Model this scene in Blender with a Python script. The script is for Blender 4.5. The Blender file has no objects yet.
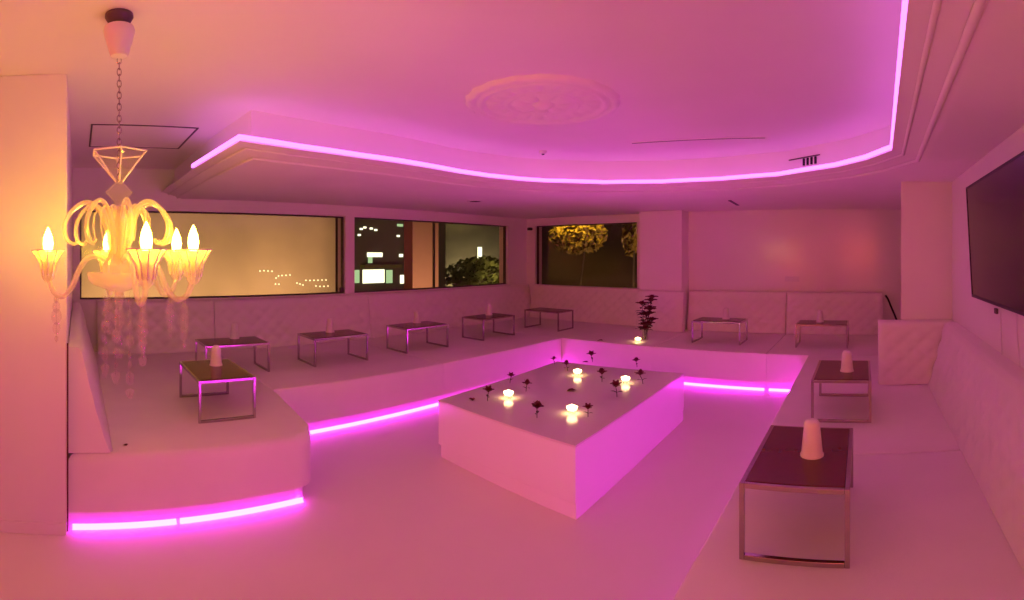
import bpy, bmesh, math, random
from mathutils import Vector, Matrix
random.seed(7)
PI = math.pi
S = bpy.context.scene
COL = S.collection

# ------------------------------------------------------------------ the photograph's own geometry
F, VX, HY, HC = 500.0, 863.0, 255.0, 1.65      # cylinder radius in px, column of +Y, horizon row, eye height


def spot(px, py, z):
    """point at height z that the photograph shows at (px, py)"""
    a = (px - VX) / F
    r = (HC - z) * F / (py - HY)
    return Vector((r * math.sin(a), r * math.cos(a), z))


def onx(px, x):
    """y of the point on the plane x = const seen in column px"""
    return x / math.tan((px - VX) / F)


def ony(px, y):
    return y * math.tan((px - VX) / F)


def zat(py, x, y):
    return HC - (py - HY) / F * math.hypot(x, y)


# ------------------------------------------------------------------ materials
def new_mat(name):
    m = bpy.data.materials.new(name)
    m.use_nodes = True
    nt = m.node_tree
    for n in list(nt.nodes):
        nt.nodes.remove(n)
    out = nt.nodes.new('ShaderNodeOutputMaterial')
    return m, nt, out


def pbr(name, col, rough=.5, metal=0, noise=0, nscale=8, bump=0, bscale=60, coat=0, spec=.5, col2=None, trans=0):
    m, nt, out = new_mat(name)
    b = nt.nodes.new('ShaderNodeBsdfPrincipled')
    nt.links.new(b.outputs[0], out.inputs[0])
    b.inputs['Roughness'].default_value = rough
    b.inputs['Metallic'].default_value = metal
    b.inputs['Coat Weight'].default_value = coat
    b.inputs['Coat Roughness'].default_value = .08
    b.inputs['Specular IOR Level'].default_value = spec
    b.inputs['Transmission Weight'].default_value = trans
    tc = nt.nodes.new('ShaderNodeTexCoord')
    if noise or col2:
        n = nt.nodes.new('ShaderNodeTexNoise')
        n.inputs['Scale'].default_value = nscale
        n.inputs['Detail'].default_value = 5
        nt.links.new(tc.outputs['Object'], n.inputs['Vector'])
        r = nt.nodes.new('ShaderNodeValToRGB')
        c2 = col2 or [c * (1 - noise) for c in col[:3]]
        r.color_ramp.elements[0].position = .35
        r.color_ramp.elements[1].position = .65
        r.color_ramp.elements[0].color = (*c2[:3], 1)
        r.color_ramp.elements[1].color = (*col[:3], 1)
        nt.links.new(n.outputs['Fac'], r.inputs[0])
        nt.links.new(r.outputs[0], b.inputs['Base Color'])
    else:
        b.inputs['Base Color'].default_value = (*col[:3], 1)
    if bump:
        n2 = nt.nodes.new('ShaderNodeTexNoise')
        n2.inputs['Scale'].default_value = bscale
        nt.links.new(tc.outputs['Object'], n2.inputs['Vector'])
        bp = nt.nodes.new('ShaderNodeBump')
        bp.inputs['Strength'].default_value = bump
        bp.inputs['Distance'].default_value = .01
        nt.links.new(n2.outputs['Fac'], bp.inputs['Height'])
        nt.links.new(bp.outputs[0], b.inputs['Normal'])
    return m


def glow(name, col, strength):
    m, nt, out = new_mat(name)
    e = nt.nodes.new('ShaderNodeEmission')
    e.inputs[0].default_value = (*col, 1)
    e.inputs[1].default_value = strength
    nt.links.new(e.outputs[0], out.inputs[0])
    return m


def clear_glass(name, tint, body, lo, ior, rough=.03, refl=(1, 1, 1)):
    """thin clear glass: mostly see-through, reflecting by Fresnel, with a little milky body"""
    m, nt, out = new_mat(name)
    t = nt.nodes.new('ShaderNodeBsdfTransparent')
    t.inputs[0].default_value = (*tint, 1)
    g = nt.nodes.new('ShaderNodeBsdfGlossy')
    g.inputs['Color'].default_value = (*refl, 1)
    g.inputs['Roughness'].default_value = rough
    fr = nt.nodes.new('ShaderNodeFresnel')
    fr.inputs[0].default_value = ior
    mx = nt.nodes.new('ShaderNodeMixShader')
    ge = nt.nodes.new('ShaderNodeNewGeometry')      # a thin shell reflects on its outer side only
    sb = nt.nodes.new('ShaderNodeMath')
    sb.operation = 'SUBTRACT'
    sb.use_clamp = True
    nt.links.new(fr.outputs[0], sb.inputs[0])
    nt.links.new(ge.outputs['Backfacing'], sb.inputs[1])
    nt.links.new(sb.outputs[0], mx.inputs[0])
    nt.links.new(t.outputs[0], mx.inputs[1])
    nt.links.new(g.outputs[0], mx.inputs[2])
    last = mx
    if lo:
        tl = nt.nodes.new('ShaderNodeBsdfTranslucent')
        tl.inputs[0].default_value = (*body, 1)
        df = nt.nodes.new('ShaderNodeBsdfDiffuse')
        df.inputs[0].default_value = (*body, 1)
        m1 = nt.nodes.new('ShaderNodeMixShader')
        m1.inputs[0].default_value = .5
        nt.links.new(tl.outputs[0], m1.inputs[1])
        nt.links.new(df.outputs[0], m1.inputs[2])
        m2 = nt.nodes.new('ShaderNodeMixShader')
        m2.inputs[0].default_value = lo
        nt.links.new(mx.outputs[0], m2.inputs[1])
        nt.links.new(m1.outputs[0], m2.inputs[2])
        last = m2
    nt.links.new(last.outputs[0], out.inputs[0])
    return m


def brick_mat(name, c1, c2, mortar, scale):
    m, nt, out = new_mat(name)
    b = nt.nodes.new('ShaderNodeBsdfPrincipled')
    b.inputs['Roughness'].default_value = .85
    nt.links.new(b.outputs[0], out.inputs[0])
    tc = nt.nodes.new('ShaderNodeTexCoord')
    mp = nt.nodes.new('ShaderNodeMapping')
    mp.inputs['Rotation'].default_value = (PI / 2, 0, PI / 2)
    br = nt.nodes.new('ShaderNodeTexBrick')
    br.inputs['Color1'].default_value = (*c1, 1)
    br.inputs['Color2'].default_value = (*c2, 1)
    br.inputs['Mortar'].default_value = (*mortar, 1)
    br.inputs['Scale'].default_value = scale
    nt.links.new(tc.outputs['Object'], mp.inputs[0])
    nt.links.new(mp.outputs[0], br.inputs['Vector'])
    nt.links.new(br.outputs['Color'], b.inputs['Base Color'])
    return m


LEDC, COVEC, BULBC = ((1, .029, 1.0), 28), ((.80, .15, 1.0), 3.2), ((1, .59, .03), 120)
ROSEC, ROSE2C = ((1, .12, .01), 85), ((1, .125, .06), 520)
M = {}
M['wall'] = pbr('white wall paint', (.87, .825, .765), .42, noise=.03, nscale=2, bump=.02)
M['gloss_wall'] = pbr('glossy white wall panel', (.87, .825, .765), .18, noise=.03, nscale=2, spec=.5)
M['ceiling'] = pbr('white ceiling paint', (.87, .825, .765), .6, noise=.03, nscale=1.5, bump=.02)
M['floor'] = pbr('white poured floor', (.85, .795, .735), .34, noise=.05, nscale=.9, bump=.015, bscale=5)
M['leather'] = pbr('white leatherette', (.865, .81, .75), .42, noise=.04, nscale=3, bump=.08, bscale=90)
M['toe'] = pbr('white kick board', (.78, .74, .74), .4, noise=.04)
M['lacquer'] = pbr('white lacquer', (.87, .83, .83), .25, noise=.02, nscale=2)
M['tabletop'] = pbr('glossy white table top', (.78, .70, .71), .17, noise=.03, nscale=3)
M['chrome'] = pbr('polished chrome', (.46, .41, .40), .17, metal=1, noise=.08, nscale=20)
M['wood'] = pbr('dark wenge veneer', (.12, .024, .012), .22, noise=.05, nscale=40, spec=.35)
M['porcelain'] = pbr('white porcelain', (.86, .80, .76), .45, noise=.04, nscale=12)
M['black'] = pbr('black plastic', (.012, .011, .011), .4, noise=.2)
M['screen'] = pbr('dark television screen', (.010, .007, .007), .2, noise=.2, spec=.6)
M['grey'] = pbr('grey metal grille', (.12, .08, .09), .5, noise=.2)
M['frame'] = pbr('dark window frame', (.06, .035, .03), .45, noise=.2)
M['white_plastic'] = pbr('white plastic', (.78, .74, .72), .45, noise=.04)
M['petal'] = pbr('dark red petal', (.16, .006, .02), .55, noise=.5, nscale=30)
M['leaf'] = pbr('dark green leaf', (.045, .05, .012), .5, noise=.4, nscale=20)
M['stem'] = pbr('green stem', (.06, .045, .015), .5, noise=.3)
M['wax'] = glow('glowing candle wax', (1, .66, .26), 16)
M['flame'] = glow('candle flame', (1, .78, .4), 30)
M['bulb'] = glow('warm flame bulb', *BULBC)
M['led'] = glow('violet light strip', *LEDC)
M['led_cove'] = glow('violet cove strip', *COVEC)
M['crystal'] = clear_glass('clear blown glass', (.97, .95, .92), (.95, .85, .7), .33, 1.55, .06)
M['drop'] = clear_glass('clear crystal', (.97, .95, .95), (.9, .8, .78), .10, 1.32, .05)
M['cupglass'] = clear_glass('candle glass', (.97, .96, .96), (.9, .85, .8), .06, 1.45, .04)
M['pane'] = clear_glass('tinted window glass', (.93, .89, .84), (.5, .4, .3), 0, 1.5, .14)
M['plaster_out'] = pbr('rendered facade', (.42, .30, .20), .9, noise=.25, nscale=.7)
M['dark_out'] = pbr('dark facade', (.11, .095, .075), .85, noise=.3, nscale=1.2)
M['olive_out'] = pbr('grey green facade', (.15, .15, .09), .9, noise=.3, nscale=.8)
M['brown_out'] = pbr('brown facade', (.05, .028, .014), .9, noise=.3, nscale=.8)
M['asphalt'] = pbr('asphalt', (.05, .05, .05), .9, noise=.3)
M['brick'] = brick_mat('red brick', (.42, .15, .07), (.36, .12, .055), (.30, .16, .1), 5)
M['shop'] = glow('lit shop window', (.92, 1, .72), 2.2)
M['shop_side'] = glow('lit side window', (.5, .8, .42), .9)
M['dot'] = glow('small white lamp', (1, .85, .5), 3.0)
M['yellow_leaf'] = pbr('yellow green leaf', (.34, .24, .03), .6, noise=.5, nscale=4)
M['green_leaf'] = pbr('olive leaf', (.16, .17, .04), .6, noise=.5, nscale=4)
M['bark'] = pbr('bark', (.07, .045, .03), .9, noise=.4)


# ------------------------------------------------------------------ object helpers
def obj(name, bm, mat, parent=None, smooth=False, loc=(0, 0, 0), recalc=True):
    if recalc:
        bmesh.ops.recalc_face_normals(bm, faces=bm.faces)
    me = bpy.data.meshes.new(name)
    bm.to_mesh(me)
    bm.free()
    me.materials.append(M[mat])
    if smooth:
        me.polygons.foreach_set('use_smooth', [True] * len(me.polygons))
        if smooth != 'all':
            try:
                me.set_sharp_from_angle(angle=math.radians(40))
            except Exception:
                pass
    o = bpy.data.objects.new(name, me)
    COL.objects.link(o)
    o.location = loc
    if parent:
        o.parent = parent
    return o


def tag(o, label, cat, group=None, kind=None):
    o['label'] = label
    o['category'] = cat
    if group:
        o['group'] = group
    if kind:
        o['kind'] = kind
    return o


def thing(name, label, cat, loc=(0, 0, 0), rz=0, group=None):
    o = bpy.data.objects.new(name, None)
    o.empty_display_size = .1
    COL.objects.link(o)
    o.location = loc
    o.rotation_euler = (0, 0, rz)
    return tag(o, label, cat, group)


def struct(o):
    o['kind'] = 'structure'
    return o


def copy_thing(root, loc, rz, label):
    r = root.copy()
    COL.objects.link(r)
    r.location = loc
    r.rotation_euler = (0, 0, rz)
    r['label'] = label
    for ch in list(root.children):
        c = ch.copy()
        COL.objects.link(c)
        c.parent = r
        for g in list(ch.children):
            d = g.copy()
            COL.objects.link(d)
            d.parent = c
    return r


def add_box(bm, x0, x1, y0, y1, z0, z1, bev=0, seg=2):
    g = bmesh.ops.create_cube(bm, size=1)
    vs = g['verts']
    for v in vs:
        v.co = Vector(((x0 + x1) / 2 + v.co.x * (x1 - x0), (y0 + y1) / 2 + v.co.y * (y1 - y0), (z0 + z1) / 2 + v.co.z * (z1 - z0)))
    if bev:
        es = {e for v in vs for e in v.link_edges}
        bmesh.ops.bevel(bm, geom=list(es), offset=bev, segments=seg, affect='EDGES', profile=.5)
    return bm


def bx(*a, **k):
    return add_box(bmesh.new(), *a, **k)


def add_prism(bm, pts, z0, z1):
    lo = [bm.verts.new((p[0], p[1], z0)) for p in pts]
    hi = [bm.verts.new((p[0], p[1], z1)) for p in pts]
    n = len(pts)
    bm.faces.new(lo[::-1])
    bm.faces.new(hi)
    for i in range(n):
        bm.faces.new((lo[i], lo[(i + 1) % n], hi[(i + 1) % n], hi[i]))
    return bm


def add_lathe(bm, prof, seg=24, c=(0, 0, 0), scallop=0, nsc=6, close=False):
    """prof: list of (r, z)"""
    rings = []
    for r, z in prof:
        ring = []
        for i in range(seg):
            a = 2 * PI * i / seg
            rr = r * (1 + scallop * math.cos(nsc * a))
            ring.append(bm.verts.new((c[0] + rr * math.cos(a), c[1] + rr * math.sin(a), c[2] + z)))
        rings.append(ring)
    for k in range(len(rings) - 1):
        for i in range(seg):
            j = (i + 1) % seg
            bm.faces.new((rings[k][i], rings[k][j], rings[k + 1][j], rings[k + 1][i]))
    if close:
        bm.faces.new(rings[0][::-1])
        bm.faces.new(rings[-1])
    return bm


def smooth_path(pts, n=6):
    pts = [Vector(p) for p in pts]
    P = [pts[0] * 2 - pts[1]] + pts + [pts[-1] * 2 - pts[-2]]
    out = []
    for i in range(1, len(P) - 2):
        for k in range(n):
            t = k / n
            a, b, c, d = P[i - 1], P[i], P[i + 1], P[i + 2]
            out.append(.5 * ((2 * b) + (c - a) * t + (2 * a - 5 * b + 4 * c - d) * t * t + (3 * b - a - 3 * c + d) * t ** 3))
    out.append(pts[-1])
    return out


def add_tube(bm, pts, r, seg=8, r2=None):
    pts = [Vector(p) for p in pts]
    rings = []
    up = None
    n = len(pts)
    for i, p in enumerate(pts):
        t = (pts[min(i + 1, n - 1)] - pts[max(i - 1, 0)]).normalized()
        if up is None:
            up = Vector((0, 0, 1)) if abs(t.z) < .9 else Vector((1, 0, 0))
        a = t.cross(up)
        if a.length < 1e-5:
            a = t.orthogonal()
        a.normalize()
        b = a.cross(t).normalized()
        up = b
        rr = r if r2 is None else r + (r2 - r) * i / (n - 1)
        rings.append([bm.verts.new(p + a * (rr * math.cos(2 * PI * k / seg)) + b * (rr * math.sin(2 * PI * k / seg))) for k in range(seg)])
    for i in range(n - 1):
        for k in range(seg):
            j = (k + 1) % seg
            bm.faces.new((rings[i][k], rings[i][j], rings[i + 1][j], rings[i + 1][k]))
    bm.faces.new(rings[0][::-1])
    bm.faces.new(rings[-1])
    return bm


def add_ball(bm, c, rx, ry=None, rz=None, u=12, v=8):
    g = bmesh.ops.create_uvsphere(bm, u_segments=u, v_segments=v, radius=1)
    for w in g['verts']:
        w.co = Vector((c[0] + w.co.x * rx, c[1] + w.co.y * (ry or rx), c[2] + w.co.z * (rz or rx)))
    return bm


# ------------------------------------------------------------------ the shell of the room
XL, XR, YB, YF = -6.15, .86, 7.72, -9.0        # inner faces of the walls
ZC, ZS, ZL = 2.72, 2.355, 2.435                # high ceiling, soffit underside, lip underside
WT = .22
Z0, Z1 = 1.10, 2.20                            # sill and head of the windows

struct(obj('floor', bx(XL - WT, XR + WT, YF - WT, YB + WT, -.12, 0), 'floor'))
struct(obj('ceiling', bx(XL - WT, XR + WT, YF - WT, YB + WT, ZC, ZC + .12), 'ceiling'))

# left wall with two window openings
w1a, w1b = onx(80, XL), onx(345.5, XL)
w2a, w2b = onx(354.5, XL), onx(508, XL)
bm = bmesh.new()
for a, b, c, d in ((YF - WT, YB + WT, 0, Z0), (YF - WT, YB + WT, Z1, ZC), (YF - WT, w1a, Z0, Z1), (w1b, w2a, Z0, Z1), (w2b, YB + WT, Z0, Z1)):
    add_box(bm, XL - WT, XL, a, b, c, d)
struct(obj('wall_left', bm, 'wall'))
# back wall with one window opening
b1a, b1b = ony(535, YB), ony(637, YB)
B0, B1 = 1.055, 2.215
bm = bmesh.new()
for a, b, c, d in ((XL, XR + WT, 0, B0), (XL, XR + WT, B1, ZC), (XL, b1a, B0, B1), (b1b, XR + WT, B0, B1)):
    add_box(bm, a, b, YB, YB + WT, c, d)
struct(obj('wall_back', bm, 'wall'))
struct(obj('wall_right', bx(XR, XR + WT, YF - WT, YB + WT, 0, ZC), 'wall'))
struct(obj('wall_front', bx(XL, XR, YF - WT, YF, 0, ZC), 'wall'))
# pier at the left, pilaster at the back, pillar at the right, glossy lining of the back wall
PX = -2.95
struct(obj('wall_pier', bx(XL, PX, -1.9, -.062, 0, ZC, bev=.008), 'wall'))
plx0, plx1 = -3.52, -2.78
struct(obj('wall_pilaster', bx(plx0, plx1, 7.33, YB, 0, ZS, bev=.008), 'wall'))
struct(obj('wall_pillar', add_prism(bmesh.new(), [(.365, 4.78), (XR, 4.78), (XR, YB), (.615, YB)], 0, ZS), 'wall'))
bm = bmesh.new()
add_prism(bm, [(plx1, YB - .075), (.612, YB - .010), (.612, YB), (plx1, YB)], 0, ZS)
struct(obj('wall_lining', bm, 'gloss_wall'))
# dark strip painting in the shadow gap at the pier corner, baseboard of the pier
struct(obj('gap_shadow_strip', bx(PX - .004, PX + .004, -.0625, -.054, .02, 1.13), 'wood'))
struct(obj('baseboard_left', bx(PX, PX + .012, -1.9, -.066, 0, .07, bev=.004), 'wall'))


def window(name, pts, axis, Z0=Z0, Z1=Z1):
    """frame and pane in an opening; pts = (a0, a1) along the wall"""
    a0, a1 = pts
    fw = .018

    def box(bm, u0, u1, d0, d1, z0, z1, bev=0):
        if axis == 'y':
            add_box(bm, XL - d1, XL - d0, u0, u1, z0, z1, bev)
        else:
            add_box(bm, u0, u1, YB + d0, YB + d1, z0, z1, bev)
    bm = bmesh.new()
    for (u0, u1, z0, z1) in ((a0, a1, Z0, Z0 + fw), (a0, a1, Z1 - fw, Z1), (a0, a0 + fw, Z0, Z1), (a1 - fw, a1, Z0, Z1)):
        box(bm, u0, u1, .05, .11, z0, z1, .004)
    f = struct(obj(name, bm, 'frame'))
    bm = bmesh.new()
    box(bm, a0 + fw * .6, a1 - fw * .6, .074, .082, Z0 + fw * .6, Z1 - fw * .6)
    obj('pane', bm, 'pane', f)
    return f


window('window_1', (w1a, w1b), 'y')
w2 = window('window_2', (w2a, w2b), 'y')
window('window_3', (b1a, b1b), 'x', B0, B1)
obj('latch', bx(XL - .05, XL - .005, w1b - .075, w1b - .02, Z0 + .02, Z0 + .085, .006), 'frame', bpy.data.objects['window_1'])
ym = onx(437, XL)
obj('mullion', bx(XL - .10, XL - .06, ym - .012, ym + .012, Z0, Z1), 'frame', w2)

# ------------------------------------------------------------------ dropped soffit round the room, its lip and violet cove light
strip_px = [(193, 167), (240, 138.5), (300, 147.5), (360, 156), (400, 161.5), (430, 166.5), (460, 172), (488, 176), (520, 179.3), (546, 181),
            (604, 182.7), (662, 182), (720, 179.3), (778, 174.7), (836, 165.5), (866, 158), (892, 148)]
P = [spot(px, py, ZL + .02).xy for px, py in strip_px]
P[1] = Vector((P[1].x, P[1].y))
d = (spot(908, 0, ZL + .02).xy - P[-1]).normalized()
t_end = (YF - P[-1].y) / d.y
end = P[-1] + d * t_end
y_start = P[1].y
inner = [Vector((XL, P[0].y))] + P + [Vector((end.x, YF))]
led_start = P[0]


def offset_line(pts, dist):
    """shift an open polyline to its left by dist"""
    out = []
    for i, p in enumerate(pts):
        d0 = (p - pts[i - 1]).normalized() if i else (pts[1] - p).normalized()
        d1 = (pts[i + 1] - p).normalized() if i < len(pts) - 1 else d0
        n0 = Vector((-d0.y, d0.x))
        n1 = Vector((-d1.y, d1.x))
        m = (n0 + n1)
        m.normalize()
        k = dist / max(.35, m.dot(n0))
        out.append(p + m * k)
    return out


def ring(pts):
    """outline between the polyline and the walls"""
    a = [Vector((XL, max(pts[0].y, pts[1].y) if abs(pts[0].x - XL) > 1e-4 else pts[0].y))] if pts[0].x > XL + 1e-3 else [Vector((XL, pts[0].y))]
    body = [p for p in pts[1:-1]]
    return a + body + [Vector((pts[-1].x, YF)), Vector((XR, YF)), Vector((XR, YB)), Vector((XL, YB))]


# side of the soffit: walking along `inner` from the left wall, the soffit is on the left-hand side
far = offset_line(inner, .16)
mid = [offset_line(inner, k) for k in (.05, .09, .12, .17, .20, .26)]
bm = bmesh.new()


def band(la, za, lb, zb):
    va = [bm.verts.new((p.x, p.y, za)) for p in la]
    vb = [bm.verts.new((p.x, p.y, zb)) for p in lb]
    for i in range(len(la) - 1):
        bm.faces.new((va[i], va[i + 1], vb[i + 1], vb[i]))


def fit_ends(l):
    l = [p.copy() for p in l]
    l[0].x = XL
    l[-1].y = YF
    return l


inner_f = fit_ends(inner)
far_f = fit_ends(far)
mid_f = [fit_ends(m) for m in mid]
zz = [ZL - .010, ZL - .026, ZL - .034, ZL - .048, ZL - .060, ZS]
band(inner_f, ZL + .012, inner_f, ZL)              # lip face
prev, pz = inner_f, ZL
for m, z in zip(mid_f, zz):                        # stepped moulding under the lip
    band(prev, pz, m, z)
    prev, pz = m, z
band(inner_f, ZL + .012, far_f, ZL + .012)         # ledge
band(far_f, ZL + .012, far_f, ZC)                  # fascia
# two round beads of the moulding
for off, zb, rb in ((.085, ZL - .022, .013), (.20, ZL - .058, .018)):
    c_ = fit_ends(offset_line(inner, off))
    prof_ = [(rb * math.cos(a), -rb * math.sin(a)) for a in [PI * k / 6 for k in range(7)]]
    ls = [(fit_ends(offset_line(inner, off - dx)), zb + dz) for dx, dz in prof_]
    for (la, za), (lb, zb_) in zip(ls[:-1], ls[1:]):
        band(la, za, lb, zb_)
# flat underside out to the walls
outline = [p for p in mid_f[-1]] + [Vector((XR, YF)), Vector((XR, YB)), Vector((XL, YB))]
f = bm.faces.new([bm.verts.new((p.x, p.y, ZS)) for p in outline])
bmesh.ops.remove_doubles(bm, verts=bm.verts, dist=.0005)
bmesh.ops.triangulate(bm, faces=[f for f in bm.faces if len(f.verts) > 4])
soff = struct(obj('trim_2', bm, 'ceiling', smooth=True, recalc=False))
soff['label'] = 'dropped ceiling border with stepped moulding around the violet light strip'

# cove light strip along the lip
lp = offset_line([p.copy() for p in P] + [end], -.016)
lo = offset_line(lp, .034)
bm = bmesh.new()
q = []
for a, b in zip(lp, lo):
    q.append([bm.verts.new((a.x, a.y, ZL + .012)), bm.verts.new((b.x, b.y, ZL + .012)), bm.verts.new((b.x, b.y, ZL + .044)), bm.verts.new((a.x, a.y, ZL + .044))])
for i in range(len(q) - 1):
    for k in range(4):
        j = (k + 1) % 4
        bm.faces.new((q[i][k], q[i][j], q[i + 1][j], q[i + 1][k]))
bm.faces.new(q[0])
bm.faces.new(q[-1][::-1])
tag(obj('light_strip', bm, 'led_cove'), 'long violet light strip bending around the raised ceiling', 'light strip')

# ------------------------------------------------------------------ fittings on the ceiling
# plaster rosette
c = spot(543, 102, ZC)
bm = bmesh.new()
NR, NA = 44, 120
R = .54
rows = []
for i in range(NR + 1):
    t = i / NR
    row = []
    for k in range(NA):
        a = 2 * PI * k / NA
        h = .012
        if t < .14:
            h = .05 * math.sqrt(max(0, 1 - (t / .14) ** 2)) + .012
        elif t < .42:
            s = (t - .14) / .28
            h = .012 + .035 * abs(math.cos(4 * a)) ** .6 * math.sin(PI * s) ** .7
        elif t < .5:
            h = .012 + .024 * math.sin(PI * (t - .42) / .08)
        elif t < .76:
            s = (t - .5) / .26
            h = .014 + .026 * abs(math.sin(10 * a)) ** .6 * math.sin(PI * s) ** .7
        elif t < .86:
            h = .016 + .026 * math.sin(PI * (t - .76) / .10)
        else:
            h = .012 + .026 * math.sin(PI * (t - .86) / .14)
        rr = R * t * (1 + (.012 * math.cos(20 * a) if t > .86 else 0))
        row.append(bm.verts.new((rr * math.cos(a), rr * math.sin(a), -h * .85 if t < 1 else 0)))
    rows.append(row)
for i in range(NR):
    for k in range(NA):
        j = (k + 1) % NA
        bm.faces.new((rows[i][k], rows[i][j], rows[i + 1][j], rows[i + 1][k]))
bmesh.ops.remove_doubles(bm, verts=rows[0], dist=.0001)
tag(obj('ceiling_rosette', bm, 'ceiling', smooth='all', loc=c), 'round white plaster rosette with petal relief on the raised ceiling', 'ceiling rosette')

# access hatch seen as a dark outline
h0, h1 = spot(92, 123, ZC), spot(205, 134, ZC)
hx0, hx1 = -4.92, -4.08
t = thing('access_hatch', 'flush ceiling access hatch outlined by a dark gap behind the chandelier', 'hatch', ((hx0 + hx1) / 2, .56, ZC))
bm = bmesh.new()
w, l = .42, .45
for a, b, c_, d_ in ((-w, w, -l, -l + .014), (-w, w, l - .014, l), (-w, -w + .014, -l, l), (w - .016, w, -l, l)):
    add_box(bm, a, b, c_, d_, -.006, 0)
obj('gap_frame', bm, 'grey', t)
obj('panel', bx(-w + .02, w - .02, -l + .02, l - .02, -.005, 0, bev=.002), 'ceiling', t)

# slot diffuser, louvre vent, smoke detector, soffit slot, recessed light
a, b = spot(632, 143, ZC), spot(765, 137.5, ZC)
ang = math.atan2(b.y - a.y, b.x - a.x)
L = (b - a).length
t = thing('slot_diffuser', 'long thin dark slot diffuser beyond the rosette', 'vent', (a + b) / 2, ang)
obj('slot', bx(-L / 2, L / 2, -.016, .016, -.004, 0), 'black', t)
bm = bmesh.new()
add_box(bm, -L / 2 - .01, L / 2 + .01, .016, .024, -.006, 0)
add_box(bm, -L / 2 - .01, L / 2 + .01, -.024, -.016, -.006, 0)
obj('rim', bm, 'ceiling', t)


def fascia_point(px, py):
    """where the sight line through (px, py) meets the recessed fascia"""
    az = (px - VX) / F
    dv = Vector((math.sin(az), math.cos(az)))
    for i in range(len(far_f) - 1):
        p, q_ = far_f[i], far_f[i + 1]
        e = q_ - p
        den = dv.x * e.y - dv.y * e.x
        if abs(den) < 1e-9:
            continue
        r = (p.x * e.y - p.y * e.x) / den
        s = (p.x * dv.y - p.y * dv.x) / den
        if r > 3 and 0 <= s <= 1:
            return dv * r, e.normalized(), HC - (py - HY) / F * r


pt, e, z = fascia_point(805, 159)
t = thing('louvre_vent', 'small dark louvred vent in the step above the light strip', 'vent', (pt.x, pt.y, z - .02), math.atan2(e.y, e.x))
bm = bmesh.new()
for k in range(4):
    add_box(bm, -.02 + .052 * k, .0 + .052 * k, -.014, 0, -.045, .025)
obj('louvre', bm, 'black', t)
bm = bmesh.new()
add_box(bm, -.22, .20, -.010, 0, .030, .040)
obj('louvre_frame', bm, 'grey', t)

c = spot(543, 151, ZC)
t = thing('smoke_detector', 'small round white smoke detector beyond the rosette', 'smoke detector', c)
obj('body', add_lathe(bmesh.new(), [(.001, -.03), (.022, -.03), (.036, -.022), (.04, -.01), (.04, 0), (.001, 0)], 24), 'white_plastic', t, smooth=True)
obj('sensor_head', add_lathe(bmesh.new(), [(.001, -.042), (.014, -.04), (.016, -.03), (.001, -.03)], 16), 'grey', t, smooth=True)

a, b = spot(727, 198.5, ZS), spot(740, 206, ZS)
L = .62
t = thing('ceiling_track', 'short dark slot in the ceiling border near the glossy back wall', 'vent', ((a + b) / 2).to_tuple(), math.atan2(b.y - a.y, b.x - a.x))
obj('slot', bx(-L / 2, L / 2, -.02, .02, -.012, 0, bev=.003), 'black', t)
obj('rim', bx(-L / 2 - .012, L / 2 + .012, -.032, .032, -.004, 0), 'ceiling', t)

c = spot(475, 201, ZS)
t = thing('recessed_downlight', 'unlit round recessed downlight in the ceiling border above the windows', 'downlight', c)
obj('rim', add_lathe(bmesh.new(), [(.075, 0), (.075, -.008), (.1, -.008), (.105, 0)], 28), 'white_plastic', t, smooth=True)
obj('reflector', add_lathe(bmesh.new(), [(.075, -.006), (.04, -.003), (.001, -.002)], 28), 'chrome', t, smooth=True)

# small dark camera in the corner above the back window
c = spot(527, 229, 2.18)
yy = YB
xx = ony(527, YB)
t = thing('security_camera', 'tiny black security camera on the wall beside the back window', 'camera', (-6.02, YB, zat(229, -6.02, YB)))
obj('mount', bx(-.02, .02, -.02, 0, -.02, .02, bev=.004), 'black', t)
obj('body', bx(-.03, .03, -.11, -.02, -.028, .024, bev=.008), 'black', t)
obj('lens', add_tube(bmesh.new(), [(0, -.11, 0), (0, -.12, 0)], .016, 12), 'grey', t)

# ------------------------------------------------------------------ bench modules (upholstered platforms)
SH = .46
TK = .115


def rounded(poly, radii, n=6):
    out = []
    N = len(poly)
    for i, p in enumerate(poly):
        p = Vector(p)
        r = radii[i]
        if not r:
            out.append(p)
            continue
        a, b = Vector(poly[i - 1]), Vector(poly[(i + 1) % N])
        da, db = (a - p).normalized(), (b - p).normalized()
        for k in range(n + 1):
            t = k / n
            q = p + da * r * (1 - t) ** 2 + db * r * t ** 2
            out.append(q)
    return out


def bench(label, outline, toe_outline, bev=.03):
    xs = [p[0] for p in outline]
    ys = [p[1] for p in outline]
    c = Vector(((min(xs) + max(xs)) / 2, (min(ys) + max(ys)) / 2, 0))
    t = thing('bench_module', label, 'bench', c, 0, 'upholstered bench platforms')
    bm = bmesh.new()
    add_prism(bm, [(p[0] - c.x, p[1] - c.y) for p in outline], TK, SH)
    es = [e for e in bm.edges if all(abs(v.co.z - SH) < 1e-5 for v in e.verts)]
    bmesh.ops.bevel(bm, geom=es, offset=bev, segments=4, affect='EDGES', profile=.5)
    obj('seat', bm, 'leather', t, smooth=True)
    bm = bmesh.new()
    add_prism(bm, [(p[0] - c.x, p[1] - c.y) for p in toe_outline], 0, TK)
    obj('toe_kick', bm, 'toe', t)
    return t


G = .003
LX, LXN, BY, RX = -4.085, -2.975, 5.93, -.65
TI = .04
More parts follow.
